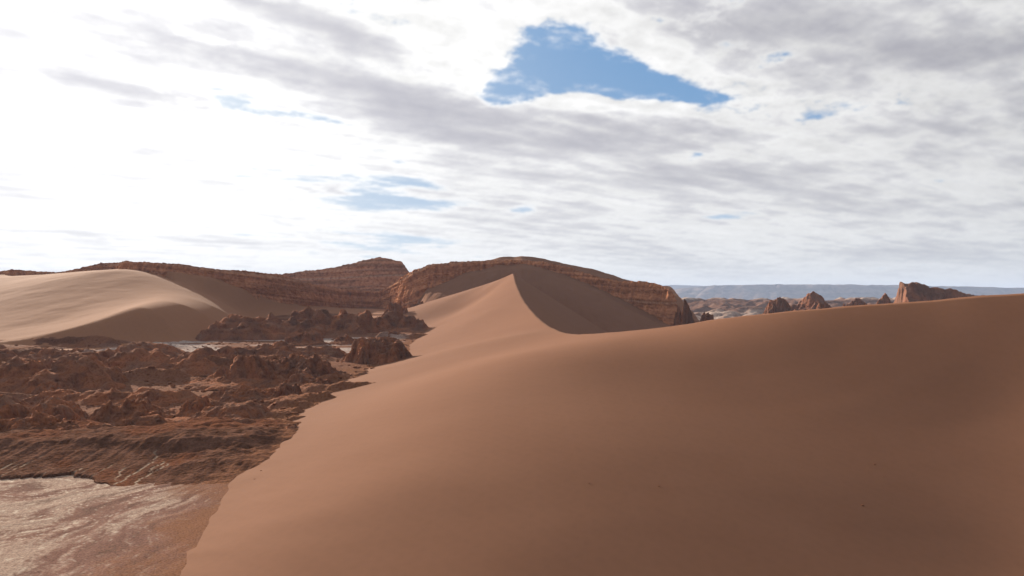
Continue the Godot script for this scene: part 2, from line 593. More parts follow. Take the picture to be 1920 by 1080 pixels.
func build_far_dune() -> void:
	# lit top and steep dark face of the dune on the far side of the valley
	var edge := [[-330.0, 262.0, 3.0], [-178.0, 264.0, 4.8], [-158.0, 270.0, 8.0], [-143.0, 279.0, 13.0], [-135.0, 292.0, 17.8], [-134.0, 315.0, 20.5], [-140.0, 345.0, 22.5], [-152.0, 375.0, 26.0], [-168.0, 400.0, 30.5], [-190.0, 430.0, 35.0], [-230.0, 500.0, 40.0]]
	var p := edge.duplicate(true)
	for q in [[-290, 450, 32], [-262, 480, 36], [-300, 500, 35], [-350, 500, 34], [-240, 440, 35.0], [-204, 408, 34.5], [-215, 400, 32.8], [-185, 385, 29.5], [-260, 430, 31.5], [-200, 360, 24.0], [-180, 330, 17.5], [-170, 300, 11.5], [-230, 300, 7.5], [-300, 300, 4], [-260, 350, 14], [-330, 400, 20], [-200, 272, 5.0], [-230, 268, 4.2]]:
		p.append(q)
	var top := Sheet.new(p, 20.0, 20.0, 0.02)
	var xs := steps(-330.0, -70.0, 1.3, 1.3)
	var ds := steps(215.0, 520.0, 0.9, 1.8)
	var nx := xs.size()
	var h := PackedFloat32Array()
	h.resize(nx * ds.size())
	var rough := noise(311, 0.05, 4)
	for j in ds.size():
		for i in nx:
			var x := xs[i]
			var d := ds[j]
			# nearest place on the edge
			var best := 1e9
			var ey := 0.0
			var side := 1.0
			for s in edge.size() - 1:
				var a := Vector2(edge[s][0], edge[s][1])
				var b := Vector2(edge[s + 1][0], edge[s + 1][1])
				var t := clampf((Vector2(x, d) - a).dot(b - a) / (b - a).length_squared(), 0, 1)
				var c := a.lerp(b, t)
				var r := c.distance_to(Vector2(x, d))
				if r < best:
					best = r
					ey = lerpf(edge[s][2], edge[s + 1][2], t)
					side = signf((b - a).cross(Vector2(x, d) - a))
			var ty := top.at(x, d) + rough.get_noise_2d(x * 0.6, d * 0.6) * 0.35 * clampf(best / 30.0, 0, 1)
			var fy := ey - side * -0.60 * best if side < 0.0 else ey + 0.60 * best
			# rounded brow: tight low down, broad where the wind has smoothed it
			var kk := lerpf(1.6, 11.0, sst(10.0, 26.0, ey))
			var hh := clampf(0.5 + 0.5 * (fy - ty) / kk, 0.0, 1.0)
			var y := lerpf(fy, ty, hh) - kk * hh * (1.0 - hh)
			if side < 0.0:
				# the hollow behind, rising to the foot of the cliff
				var cy := curve([[-260.0, 40.0], [-200.0, 37.0], [-175.0, 34.0], [-160.0, 31.5], [-148.0, 25.5], [-138.0, 20.0], [-128.0, 16.0], [-112.0, 14.3], [-70.0, 13.0]], x)
				var rd := curve([[-260.0, 498.0], [-235.0, 472.0], [-215.0, 433.0], [-195.0, 418.0], [-175.0, 413.0], [-160.0, 418.0], [-148.0, 433.0], [-138.0, 462.0], [-128.0, 492.0], [-112.0, 520.0], [-70.0, 518.0]], x)
				var lo := floor_y(x, d) - 0.4
				var bq := clampf(1.0 - (rd - d) / 70.0, 0.0, 1.0)
				var by := lo + (cy - lo) * bq * bq - 0.4
				var h2 := clampf(0.5 + 0.5 * (y - by) / 4.0, 0.0, 1.0)
				y = lerpf(by, y, h2) + 4.0 * h2 * (1.0 - h2)
			h[j * nx + i] = maxf(y, -2.0)
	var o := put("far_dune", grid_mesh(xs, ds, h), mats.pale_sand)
	tag(o, "pale sunlit dune with a steep shaded face across the valley", "", "", "structure")

func sand_flat(x: float, d: float) -> float:
	# hollows of smooth sand between the rocks
	var f := 0.0
	for q in [[-78.0, 163.0, 40.0, 15.0], [-52.0, 150.0, 17.0, 9.0], [-62.0, 139.0, 14.0, 6.0], [-44.0, 200.0, 16.0, 30.0], [-72.0, 212.0, 50.0, 9.0], [-110.0, 150.0, 18.0, 7.0]]:
		var a: float = (x - q[0]) / q[2]
		var b: float = (d - q[1]) / q[3]
		f = maxf(f, 1.0 - sst(0.55, 1.05, sqrt(a * a + b * b)))
	return f

func build_floor() -> void:
	var xs := PackedFloat32Array()
	var x := -330.0
	while x < -6.0:
		xs.append(x)
		x += 2.2 if x < -200.0 else (0.9 if x < -115.0 else 0.5)
	var ds := PackedFloat32Array()
	var d := 104.0
	while d < 560.0:
		ds.append(d)
		d += 0.5 if d < 190.0 else (0.8 if d < 330.0 else 2.0)
	var nx := xs.size()
	var n := nx * ds.size()
	var h := PackedFloat32Array()
	h.resize(n)
	var big := noise(401, 0.022, 4)
	var ridge := noise(402, 0.024, 5, FastNoiseLite.TYPE_SIMPLEX_SMOOTH, FastNoiseLite.FRACTAL_RIDGED)
	var small := noise(403, 0.20, 5)
	var blocks := noise(406, 0.55, 2, FastNoiseLite.TYPE_CELLULAR)
	blocks.cellular_return_type = FastNoiseLite.RETURN_DISTANCE2_SUB
	var where := noise(407, 0.025, 3)
	for j in ds.size():
		for i in nx:
			var X := xs[i]
			var D := ds[j]
			var flat := sst(215, 240, D) * (1.0 - sst(285, 300, D)) * sst(-135, -95, X)
			var rocky := sst(-0.22, 0.1, where.get_noise_2d(X, D * 1.3)) * (1.0 - flat) * (1.0 - sst(300, 330, D)) * (1.0 - sand_flat(X, D))
			var y := floor_y(X, D) - 0.5
			y += big.get_noise_2d(X, D * 1.4) * lerpf(1.6, 0.25, maxf(flat, 0.75 * sand_flat(X, D)))
			y += rocky * 3.4 * maxf(ridge.get_noise_2d(X * 0.5 + D * 0.2, D * 1.5) + 0.1, 0.0)
			y += small.get_noise_2d(X, D) * lerpf(0.12, 0.5, rocky) * (1.0 - 0.7 * flat)
			if D < 113.0:
				y -= (113.0 - D) * 0.25
			h[j * nx + i] = y
	var acc := erode(h, nx, ds.size(), 0.55, 0.035, 1.4, 6)
	var cols := PackedColorArray()
	cols.resize(n)
	var salt := noise(404, 0.03, 5)
	var tone := noise(405, 0.06, 5)
	for j in ds.size():
		for i in nx:
			var k := j * nx + i
			var X := xs[i]
			var D := ds[j]
			var flat := sst(218, 236, D) * (1.0 - sst(288, 304, D)) * sst(-140, -110, X) * (1.0 - sst(-44.0, -34.0, X))
			var rocky := sst(-0.22, 0.1, where.get_noise_2d(X, D * 1.3)) * (1.0 - flat) * (1.0 - sand_flat(X, D))
			var tn := tone.get_noise_2d(X, D)
			h[k] += 0.34 * rocky * (1.0 - sst(260, 300, D)) * blocks.get_noise_2d(X, D * 1.2)
			var c := lin(.190, .098, .066).lerp(lin(.205, .095, .058), rocky).lerp(lin(.135, .066, .043), sst(0.0, 0.35, tn) * rocky)
			c = c.lerp(lin(.215, .112, .074), sst(0.08, 0.3, -tn) * 0.6)
			var s := flat * sst(-0.16, 0.12, salt.get_noise_2d(X * 0.6, D * 2.6))
			c = c.lerp(lin(.40, .34, .315), clampf(s, 0, 1) * 0.8)
			if X > -62.0:
				# sand drifted over the ground from the dune
				c = c.lerp(lin(.200, .095, .057), sst(-2.6, 0.0, dune.at(X, D) - h[k] + 2.2 * tn + 0.6 * small.get_noise_2d(X * 3.0, D * 3.0)))
			cols[k] = c
	# broken stones lying about among the outcrops
	var rng := RandomNumberGenerator.new()
	rng.seed = 77
	var spots := []
	while spots.size() < 5200:
		var i := rng.randi_range(int(nx * 0.25), nx - 2)
		var j := rng.randi_range(4, int(ds.size() * 0.82))
		var X := xs[i]
		var D := ds[j]
		if X > -34.0 or D > 320.0:
			continue
		if rng.randf() > sst(-0.1, 0.25, where.get_noise_2d(X * 2.0, D * 2.0) + 0.12):
			continue
		var sz := 0.16 + 0.75 * pow(rng.randf(), 4.0)
		var b := Basis(Vector3.UP, rng.randf() * TAU).scaled(Vector3(sz * rng.randf_range(0.9, 1.6), sz * rng.randf_range(0.6, 1.2), sz))
		spots.append(Transform3D(b, Vector3(X + rng.randf() * 0.4, h[j * nx + i] + sz * 0.08, -D)))
	var mm := MultiMesh.new()
	mm.transform_format = MultiMesh.TRANSFORM_3D
	mm.mesh = stone_mesh(911)
	mm.instance_count = spots.size()
	for i in spots.size():
		mm.set_instance_transform(i, spots[i])
	var ru := MultiMeshInstance3D.new()
	ru.name = "rubble"
	ru.multimesh = mm
	ru.material_override = mats.stone
	add_child(ru)
	tag(ru, "broken reddish stones strewn among the outcrops", "", "", "stuff")
	var o := put("valley_floor", grid_mesh(xs, ds, h, cols), mats.floor)
	tag(o, "eroded reddish valley floor with drifts of sand and white salt", "", "", "structure")

func build_mud() -> void:
	# the rilled mud slope in front of the outcrops: ends in a low broken scarp above the salt flat
	var xs := steps(-82.0, -18.0, 0.22, 0.22)
	var ds := steps(74.0, 134.0, 0.22, 0.26)
	var nx := xs.size()
	var n := nx * ds.size()
	var h := PackedFloat32Array()
	h.resize(n)
	var wav := noise(501, 0.05, 4)
	var spur := noise(502, 0.07, 4, FastNoiseLite.TYPE_SIMPLEX_SMOOTH, FastNoiseLite.FRACTAL_RIDGED)
	var fine := noise(503, 0.5, 4)
	var lob := noise(504, 0.02, 2)
	var front := PackedFloat32Array()
	front.resize(n)
	for j in ds.size():
		for i in nx:
			var X := xs[i]
			var D := ds[j]
			# front edge: near d 91 beyond x -45, then nearer beside the dune
			var f := 90.5 + 2.4 * wav.get_noise_2d(X * 1.2, 3.0) - 11.0 * sst(-49.0, -36.0, X) + 1.8 * fine.get_noise_2d(X * 0.4, 9.0) + 0.8 * fine.get_noise_2d(X * 1.6, 30.0 + D * 0.3)
			var t := D - f
			front[j * nx + i] = t
			var step := 0.30 * (1.0 - 0.8 * sst(-50.0, -40.0, X))
			var y := -0.9 + step * sst(-0.2, 0.25, t) + 0.12 * sst(-0.2, 0.25, t)
			var m := sst(2.0, 20.0, t) * sst(86, 104, D)
			y += 0.05 * clampf(t, 0.0, 30.0) * sst(84, 96, D) + m * (0.75 * maxf(0.0, spur.get_noise_2d(X * 0.45 + D * 0.25, D * 0.55 - X * 0.1) + 0.25) + 0.7 * wav.get_noise_2d(X * 0.8, D * 0.8))
			# the big smooth mound beside the dune foot
			var a := (X + 42.0) / 11.0
			var b := (D - 110.0) / 9.0
			y += 1.5 * exp(-(a * a + b * b) * 0.8)
			a = (X + 66.0) / 14.0
			b = (D - 106.0) / 8.0
			y += 0.7 * exp(-(a * a + b * b) * 0.6)
			y += (0.035 + 0.10 * m) * fine.get_noise_2d(X, D)
			if t < -0.25:
				y -= 0.9
			if D > 119.0:
				y -= (D - 119.0) * 0.3
			h[j * nx + i] = y
	var acc := erode(h, nx, ds.size(), 0.22, 0.028, 1.6, 6)
	var cols := PackedColorArray()
	cols.resize(n)
	var tone := noise(505, 0.3, 5)
	var patch := noise(506, 0.06, 4)
	for k in n:
		var X := xs[k % nx]
		var D := ds[k / nx]
		var pn := patch.get_noise_2d(X, D)
		var c := lin(.098, .048, .032).lerp(lin(.150, .077, .053), sst(-0.35, 0.35, tone.get_noise_2d(X, D)))
		c = c.lerp(lin(.150, .062, .036), 0.85 * sst(0.0, 0.3, pn + 0.50 * sst(99, 114, D) - 0.24))
		var s := sst(170.0, 520.0, acc[k] * (0.5 + 2.0 * absf(patch.get_noise_2d(X * 2.0, D * 2.0)))) * sst(-74, -58, X) * (1.0 - sst(106, 111, D))
		c = c.lerp(lin(.40, .31, .235), s * 0.9)
		if X > -46.0:
			c = c.lerp(lin(.200, .095, .057), sst(-1.3, 0.0, dune.at(X, D) - h[k] + 1.2 * tone.get_noise_2d(X, D) + 0.8 * pn))
		cols[k] = c
	var o := put("mud_slope", grid_mesh(xs, ds, h, cols), mats.mud)
	tag(o, "brown rilled mud slope ending in a low broken edge", "", "", "structure")

func build_salt() -> void:
	# water spreads from the mouth of the gully by the dune and leaves salt along its braids
	var xs := steps(-86.0, -8.0, 0.2, 0.2)
	var ds := steps(47.0, 112.0, 0.2, 0.2)
	var nx := xs.size()
	var n := nx * ds.size()
	var h := PackedFloat32Array()
	h.resize(n)
	var roll := noise(601, 0.05, 4)
	var fl := noise(602, 0.35, 4)
	var warp := noise(603, 0.05, 3)
	for j in ds.size():
		for i in nx:
			var X := xs[i]
			var D := ds[j]
			var ax := X + 27.0
			var ad := D - 112.0
			var wv := warp.get_noise_2d(X, D) * 6.0
			var along := sqrt(ax * ax + ad * ad)
			var across := atan2(ax, -ad) * 46.0 + wv
			h[j * nx + i] = -0.50 - 0.004 * along + 0.035 * roll.get_noise_2d(X, D) + 0.045 * fl.get_noise_2d(along * 0.22, across) + 0.010 * fl.get_noise_2d(X * 4.0, D * 4.0)
	var was := h.duplicate()
	var acc := erode(h, nx, ds.size(), 0.2, 0.05, 2.0, 6)
	var cols := PackedColorArray()
	cols.resize(n)
	var pt := noise(605, 0.06, 4)
	var sp := noise(606, 1.4, 4)
	var thr := noise(607, 1.0, 5, FastNoiseLite.TYPE_SIMPLEX_SMOOTH, FastNoiseLite.FRACTAL_RIDGED)
	for k in n:
		var X := xs[k % nx]
		var D := ds[k / nx]
		var ax := X + 27.0
		var ad := D - 112.0
		var along := sqrt(ax * ax + ad * ad)
		var across := atan2(ax, -ad) * 46.0 + warp.get_noise_2d(X, D) * 6.0
		var g := sp.get_noise_2d(X, D)
		var st := fl.get_noise_2d(along * 0.3 + 50.0, across * 1.1)
		var off := sst(-46.0, -30.0, X - (D - 75.0) * 0.35)
		var crust := sst(-0.15, 0.30, pt.get_noise_2d(along * 0.7, across * 1.2) + 0.55 * st + 0.25 * g + 0.14 - 0.42 * off)
		var run := sst(2.6, 4.6, log(acc[k]) + 0.9 * g) * (1.0 - 0.6 * off)
		var c := lin(.165, .088, .068).lerp(lin(.235, .132, .102), 0.5 + st + 0.4 * g)
		c = c.lerp(lin(.40, .305, .24), clampf(crust * 0.60 + 0.35 * g * crust, 0, 1))
		c = c.lerp(lin(.54, .45, .36), run * 0.85)
		var vein := sst(0.62, 0.9, thr.get_noise_2d(along * 0.16, across * 0.55) + 0.25 * st + 0.15 * g) * (1.0 - 0.55 * off)
		c = c.lerp(lin(.58, .49, .40), vein * 0.8)
		# dark wet-stained cuts between the braids
		c = c.lerp(lin(.135, .080, .062), 0.7 * sst(0.16, 0.42, -st - 0.3 * g) * sst(-0.5, 0.4, pt.get_noise_2d(X * 2.0, D * 2.0)))
		if X > -44.0:
			c = c.lerp(lin(.200, .095, .057), sst(-1.5, 0.0, dune.at(X, D) - h[k] + 1.0 * pt.get_noise_2d(X * 2.0, D * 2.0) + 0.6 * g))
		cols[k] = c
		h[k] = was[k] + 2.0 * (h[k] - was[k])
	var o := put("salt_flat", grid_mesh(xs, ds, h, cols), mats.salt)
	tag(o, "flat pinkish ground streaked with white salt", "", "", "structure")

# one outcrop of rock: x, d centre; w, dep, hgt size; turn; shape; label
func outcrop(called: String, x: float, d: float, w: float, dep: float, hgt: float, turn: float, shape: String, seed_: int, label: String, category: String, group: String, tint := 0.5, base := -999.0, cell := 0.0) -> MeshInstance3D:
	var cs := cell if cell > 0.0 else clampf(maxf(w, dep) / 85.0, 0.12, 0.6)
	var hw := w * 0.5 * 1.3
	var hd := dep * 0.5 * 1.3
	var xs := steps(-hw, hw, cs, cs)
	var ds := steps(-hd, hd, cs, cs)
	var nx := xs.size()
	var nd := ds.size()
	var n := nx * nd
	var h := PackedFloat32Array()
	h.resize(n)
	var f := 1.0 / maxf(w, dep)
	var warp := noise(seed_, f * 2.2, 4)
	var rid := noise(seed_ + 1, f * 3.0, 5, FastNoiseLite.TYPE_SIMPLEX_SMOOTH, FastNoiseLite.FRACTAL_RIDGED)
	var fin := noise(seed_ + 2, f * 9.0, 5)
	var top := noise(seed_ + 3, f * 1.6, 3)
	var rng := RandomNumberGenerator.new()
	rng.seed = seed_
	var lumps := []
	for q in 7:
		var an := rng.randf() * TAU
		var rr := sqrt(rng.randf()) * 0.55
		lumps.append([cos(an) * rr, sin(an) * rr, rng.randf_range(0.32, 0.6), rng.randf_range(0.45, 0.95)])
	lumps[0] = [rng.randf_range(-0.2, 0.2), rng.randf_range(-0.1, 0.2), 0.72, 1.0]
	for j in nd:
		for i in nx:
			var X := xs[i]
			var D := ds[j]
			var wx := X + warp.get_noise_2d(X, D) * w * 0.20
			var wd := D + warp.get_noise_2d(X + 100.0, D) * dep * 0.20
			var u := wx / (w * 0.5)
			var v := wd / (dep * 0.5)
			var r := sqrt(u * u + v * v)
			var y := 0.0
			match shape:
				"crag":
					y = -0.5
					for q in lumps:
						var du: float = (u - q[0]) / q[2]
						var dv: float = (v - q[1]) / q[2]
						var rr := sqrt(du * du + dv * dv)
						y = maxf(y, q[3] * (0.35 * (1.0 - rr) + 0.65 * (0.5 + 0.5 * cos(PI * rr)) if rr < 1.0 else (1.0 - rr) * 0.4))
					y = maxf(y, 0.45 * (1.0 - r))
					y += 0.17 * rid.get_noise_2d(X, D) * clampf(y * 3.0, 0.0, 1.0)
				"ridge":
					var line := clampf(1.0 - absf(v), -0.5, 1.0)
					var ends := 1.0 - pow(clampf(absf(u), 0, 1.3), 4.0)
					y = minf(pow(maxf(line, 0.0), 0.7) if line > 0.0 else line, ends)
					y *= 0.75 + 0.5 * top.get_noise_2d(X * 1.5, D * 0.3) + 0.35 * rid.get_noise_2d(X, D)
				"slab":
					y = clampf((1.0 - r) * 2.1, -0.5, 1.0)
					y *= 0.86 + 0.25 * top.get_noise_2d(X, D) + 0.12 * rid.get_noise_2d(X, D)
				"cone":
					y = 1.0 - pow(r, 1.25)
					y *= 1.0 + 0.08 * rid.get_noise_2d(X, D)
				"mound":
					y = 1.0 - r * r if r < 1.0 else 1.0 - r
					y *= 0.85 + 0.3 * top.get_noise_2d(X, D)
				"fin":
					# a tilted block: sheer at its -x end, long slope down to +x
					u = X / (w * 0.5) + 0.04 * warp.get_noise_2d(X, D)
					v = D / (dep * 0.5) + 0.15 * warp.get_noise_2d(X, D)
					var prof := sst(-0.93, -0.84, u) * (1.0 - 0.48 * pow(clampf((u + 0.86) / 1.7, 0, 1.3), 1.3))
					y = prof * (1.0 - 0.95 * clampf(absf(v - 0.1) - 0.12, 0.0, 2.0)) + 0.06 * rid.get_noise_2d(X, D)
					y = minf(y, 2.6 - 2.0 * absf(v))
			y = y * hgt + fin.get_noise_2d(X, D) * hgt * 0.10 * clampf(y * 4.0, 0.0, 1.0)
			h[j * nx + i] = y
	var soft_: bool = shape == "mound" or shape == "cone"
	erode(h, nx, nd, cs, 0.03 if soft_ else 0.045, 1.0 if soft_ else 2.0, 4 if soft_ else 6)
	# ledges of harder layers
	var lay := hgt / 5.0
	if shape == "crag" or shape == "slab" or shape == "ridge":
		for k in n:
			var X := xs[k % nx]
			var t := (h[k] + 0.25 * lay * top.get_noise_2d(X * 2.0, 5.0)) / lay
			var fl := floorf(t)
			h[k] = lerpf(h[k], (fl + sst(0.25, 0.85, t - fl)) * lay, 0.35)
	var cols := PackedColorArray()
	cols.resize(n)
	var red := lin(.275, .116, .064)
	var dark := lin(.155, .080, .057)
	var dust := lin(.23, .130, .094)
	for k in n:
		var X := xs[k % nx]
		var D := ds[k / nx]
		var t1 := fin.get_noise_2d(X * 0.7 + 30.0, D * 0.7)
		var t2 := top.get_noise_2d(X * 1.7, D * 1.7 + 50.0)
		var c := dark.lerp(red, clampf(tint + t1 * 0.8 + t2 * 0.7, 0, 1))
		c = c.lerp(dust, sst(0.12, 0.35, warp.get_noise_2d(X * 2.0, D * 2.0 + 80.0)) * (0.75 if shape == "mound" else 0.45))
		cols[k] = c
	var push := PackedVector3Array()
	push.resize(n)
	var chip := noise(seed_ + 5, 0.40 / maxf(cs * 6.0, 0.8), 2, FastNoiseLite.TYPE_CELLULAR)
	chip.cellular_return_type = FastNoiseLite.RETURN_DISTANCE2_SUB
	for k in n:
		var X := xs[k % nx]
		var D := ds[k / nx]
		var a := clampf(h[k] / hgt * 4.0, 0.0, 1.0) * (0.25 if shape == "mound" else 1.0)
		var ch := chip.get_noise_3d(X, h[k] * 1.5, D)
		push[k] = Vector3(fin.get_noise_3d(X, h[k] * 2.0, D), ch * 0.9, fin.get_noise_3d(X + 60.0, h[k] * 2.0, D) + ch * 0.6) * cs * 2.1 * a
	var y0 := floor_y(x, d) - 0.15 if base < -900.0 else base
	var o := put(called, grid_mesh(xs, ds, h, cols, push), mats.rock, Vector3(x, y0, -d))
	o.rotation.y = deg_to_rad(turn)
	tag(o, label, category, group)
	return o

# a layered cliff along a line of [x, d, top, foot]
func cliff(called: String, line: Array, ds_: float, rows: int, batter: float, back: float, layer: float, relief: float, flute: float, seed_: int, pal: Array, dip: Array, mat: Material) -> MeshInstance3D:
	var pts := []
	for i in line.size() - 1:
		var a = line[i]
		var b = line[i + 1]
		var p0 = line[maxi(i - 1, 0)]
		var p3 = line[mini(i + 2, line.size() - 1)]
		var m := maxi(2, int(Vector2(a[0], a[1]).distance_to(Vector2(b[0], b[1])) / ds_))
		for k in m:
			var t := float(k) / m
			pts.append([cubic_interpolate(a[0], b[0], p0[0], p3[0], t), cubic_interpolate(a[1], b[1], p0[1], p3[1], t), lerpf(a[2], b[2], t), lerpf(a[3], b[3], t)])
	pts.append(line[-1])
	var ns := pts.size()
	var nr := rows + 14
	var v := PackedVector3Array()
	v.resize(ns * nr)
	var cols := PackedColorArray()
	cols.resize(ns * nr)
	var hard := noise(seed_, 1.0, 4)
	var fl := noise(seed_ + 1, 1.0, 4, FastNoiseLite.TYPE_SIMPLEX_SMOOTH, FastNoiseLite.FRACTAL_RIDGED)
	var bulge := noise(seed_ + 2, 1.0, 4)
	var rim := noise(seed_ + 3, 1.0, 5)
	var block := noise(seed_ + 4, 0.6, 2, FastNoiseLite.TYPE_CELLULAR)
	block.cellular_return_type = FastNoiseLite.RETURN_DISTANCE2_SUB
	var s := 0.0
	for i in ns:
		var a = pts[maxi(i - 1, 0)]
		var b = pts[mini(i + 1, ns - 1)]
		var c = pts[i]
		var tan_ := Vector2(b[0] - a[0], b[1] - a[1]).normalized()
		var out := Vector2(tan_.y, -tan_.x)
		if i > 0:
			s += Vector2(c[0] - a[0], c[1] - a[1]).length()
		var full: float = c[2] - c[3]
		var topy: float = c[2] + relief * (1.5 * rim.get_noise_2d(s / (layer * 9.0), 0.0) + 1.3 * rim.get_noise_2d(s / (layer * 1.6), 7.0))
		var dp := curve(dip, c[0]) if dip.size() else 0.0
		for r in nr:
			var y: float
			var off: float
			if r < rows:
				var t := float(r) / (rows - 1)
				y = lerpf(c[3], topy, t)
				var L: float = (y - dp) / layer + 0.25 * bulge.get_noise_2d(s / (layer * 22.0), y / (layer * 8.0))
				var ledge := hard.get_noise_2d(L * 0.9, s / (layer * 60.0))
				off = full * (1.0 - t) * batter
				off += relief * 1.0 * ledge
				off += flute * 1.3 * fl.get_noise_2d(s / (layer * 3.0), y / (layer * 18.0))
				off += relief * 3.0 * bulge.get_noise_2d(s / (layer * 16.0), y / (layer * 12.0) + 20.0)
				off += relief * 1.1 * rim.get_noise_2d(s / (layer * 0.9), y / (layer * 0.7)) + relief * 0.7 * block.get_noise_2d(s / layer, y / (layer * 0.8))
				off -= relief * 1.4 * sst(0.9, 1.0, t)
				var g := hard.get_noise_2d(L * 0.55 + 50.0, s / (layer * 80.0)) * 1.6 + 0.35 * bulge.get_noise_2d(s / (layer * 5.0), y / (layer * 4.0))
				var col: Color = pal[0].lerp(pal[1], sst(-0.28, 0.28, g))
				col = col.lerp(pal[2], 0.55 * sst(0.42, 0.62, hard.get_noise_2d(L * 0.75 + 90.0, 3.0) * 1.5))
				cols[i * nr + r] = col
			else:
				var t := float(r - rows + 1) / 14.0
				off = -back * t * t
				y = topy - 0.2 * back * t * t + relief * 1.2 * rim.get_noise_2d(s / (layer * 2.5), t * 9.0) * t
				cols[i * nr + r] = pal[0].lerp(pal[1], 0.6)
				if r == nr - 1:
					y = c[3] - 1.0
			if r < rows:
				v[i * nr + r] = Vector3(c[0] + out.x * off, y, -(c[1] + out.y * off))
			else:
				var b0 := v[i * nr + rows - 1]
				v[i * nr + r] = b0 + Vector3(0.35 * off, y - b0.y, off)
	var o := put(called, sheet_mesh(v, nr, ns, PackedVector2Array(), cols), mat)
	return o

func build_cliffs() -> void:
	var brown := lin(.34, .150, .080)
	var red := lin(.46, .210, .112)
	var pale := lin(.45, .265, .175)
	# behind the far dune, down through the sag, up to the ridge behind the great dune
	var dip := [[-330.0, 6.0], [-200.0, 4.0], [-150.0, -2.0], [-115.0, -9.0], [-90.0, -11.0], [-66.0, -3.0], [-50.0, 4.0], [0.0, 8.0], [60.0, 2.0], [110.0, -3.0]]
	var o := cliff("layered_cliff", [[-420, 540, 33, 12], [-340, 520, 38, 14], [-318, 505, 38.5, 14], [-290, 505, 36.8, 14], [-262, 505, 43.0, 14], [-238, 482, 42.2, 14], [-216, 442, 40.8, 10], [-195, 427, 39.6, 10], [-175, 422, 38.3, 8], [-160, 427, 36.0, 8], [-148, 442, 35.6, 8], [-138, 471, 34.3, 9], [-128, 502, 30.0, 10], [-112, 532, 26.3, 12], [-90, 536, 25.3, 12], [-75, 520, 31.5, 12], [-66, 500, 36, 12], [-52, 485, 40.5, 12], [-30, 480, 42.8, 14], [0, 478, 43.5, 14], [20, 472, 42, 12], [35, 462, 37.5, 10], [48, 450, 32.2, 6], [60, 440, 29.8, 2], [70, 431, 29.4, -2], [77, 422, 28.0, -4], [81, 415, 25.6, -5], [83.5, 411, 23.4, -6], [84.5, 420, 21.5, -6], [84.5, 440, 20, -6]], 0.6, 110, 0.24, 40.0, 1.9, 0.38, 1.3, 701, [brown, red, pale], dip, mats.cliff)
	tag(o, "long layered reddish cliff curving round behind the dunes", "cliff", "")
	o = cliff("rock_butte", [[-215, 640, 30, 10], [-186, 650, 41, 10], [-160, 655, 44, 10], [-140, 650, 47.6, 10], [-120, 645, 51.3, 10], [-109, 640, 53.2, 10], [-96, 636, 51.5, 10], [-88, 634, 49.5, 10], [-83, 640, 42, 10], [-80, 670, 30, 10]], 0.9, 80, 0.45, 50.0, 2.6, 0.7, 0.5, 721, [lin(.28, .138, .085), lin(.42, .205, .122), lin(.46, .33, .25)], [[-230.0, 0.0], [-80.0, 4.0]], mats.cliff)
	tag(o, "banded reddish butte rising behind the sag of the cliff", "butte", "")
	# sand banked against the cliff, both sides of the crest
	var xs := steps(-75.0, 100.0, 1.0, 1.0)
	var ds := steps(340.0, 500.0, 1.0, 1.0)
	var nx := xs.size()
	var h := PackedFloat32Array()
	h.resize(nx * ds.size())
	var rough := noise(731, 0.06, 5)
	for j in ds.size():
		for i in nx:
			var X := xs[i]
			var D := ds[j]
			# foot line of the cliff and its height there
			var fd := curve([[-75.0, 515.0], [-52.0, 478.0], [-30.0, 468.0], [0.0, 464.0], [20.0, 458.0], [35.0, 446.0], [48.0, 432.0], [60.0, 420.0], [74.0, 404.0], [90.0, 392.0]], X)
			var fy := curve([[-75.0, 12.0], [-52.0, 24.5], [-30.0, 32.7], [-8.0, 37.0], [6.0, 37.8], [20.0, 34.6], [35.0, 28.6], [48.0, 22.5], [60.0, 16.0], [74.0, 7.5], [90.0, 1.0]], X)
			var t := fd - D
			var y := fy - 0.60 * t if t > 0.0 else fy - 0.25 * t
			y += rough.get_noise_2d(X, D) * 0.9
			h[j * nx + i] = maxf(y, -3.0)
	erode(h, nx, ds.size(), 1.0, 0.02, 1.2, 3)
	var a := put("sand_apron", grid_mesh(xs, ds, h), mats.sand)
	tag(a, "shaded sand bank leaning against the layered cliff", "", "", "structure")

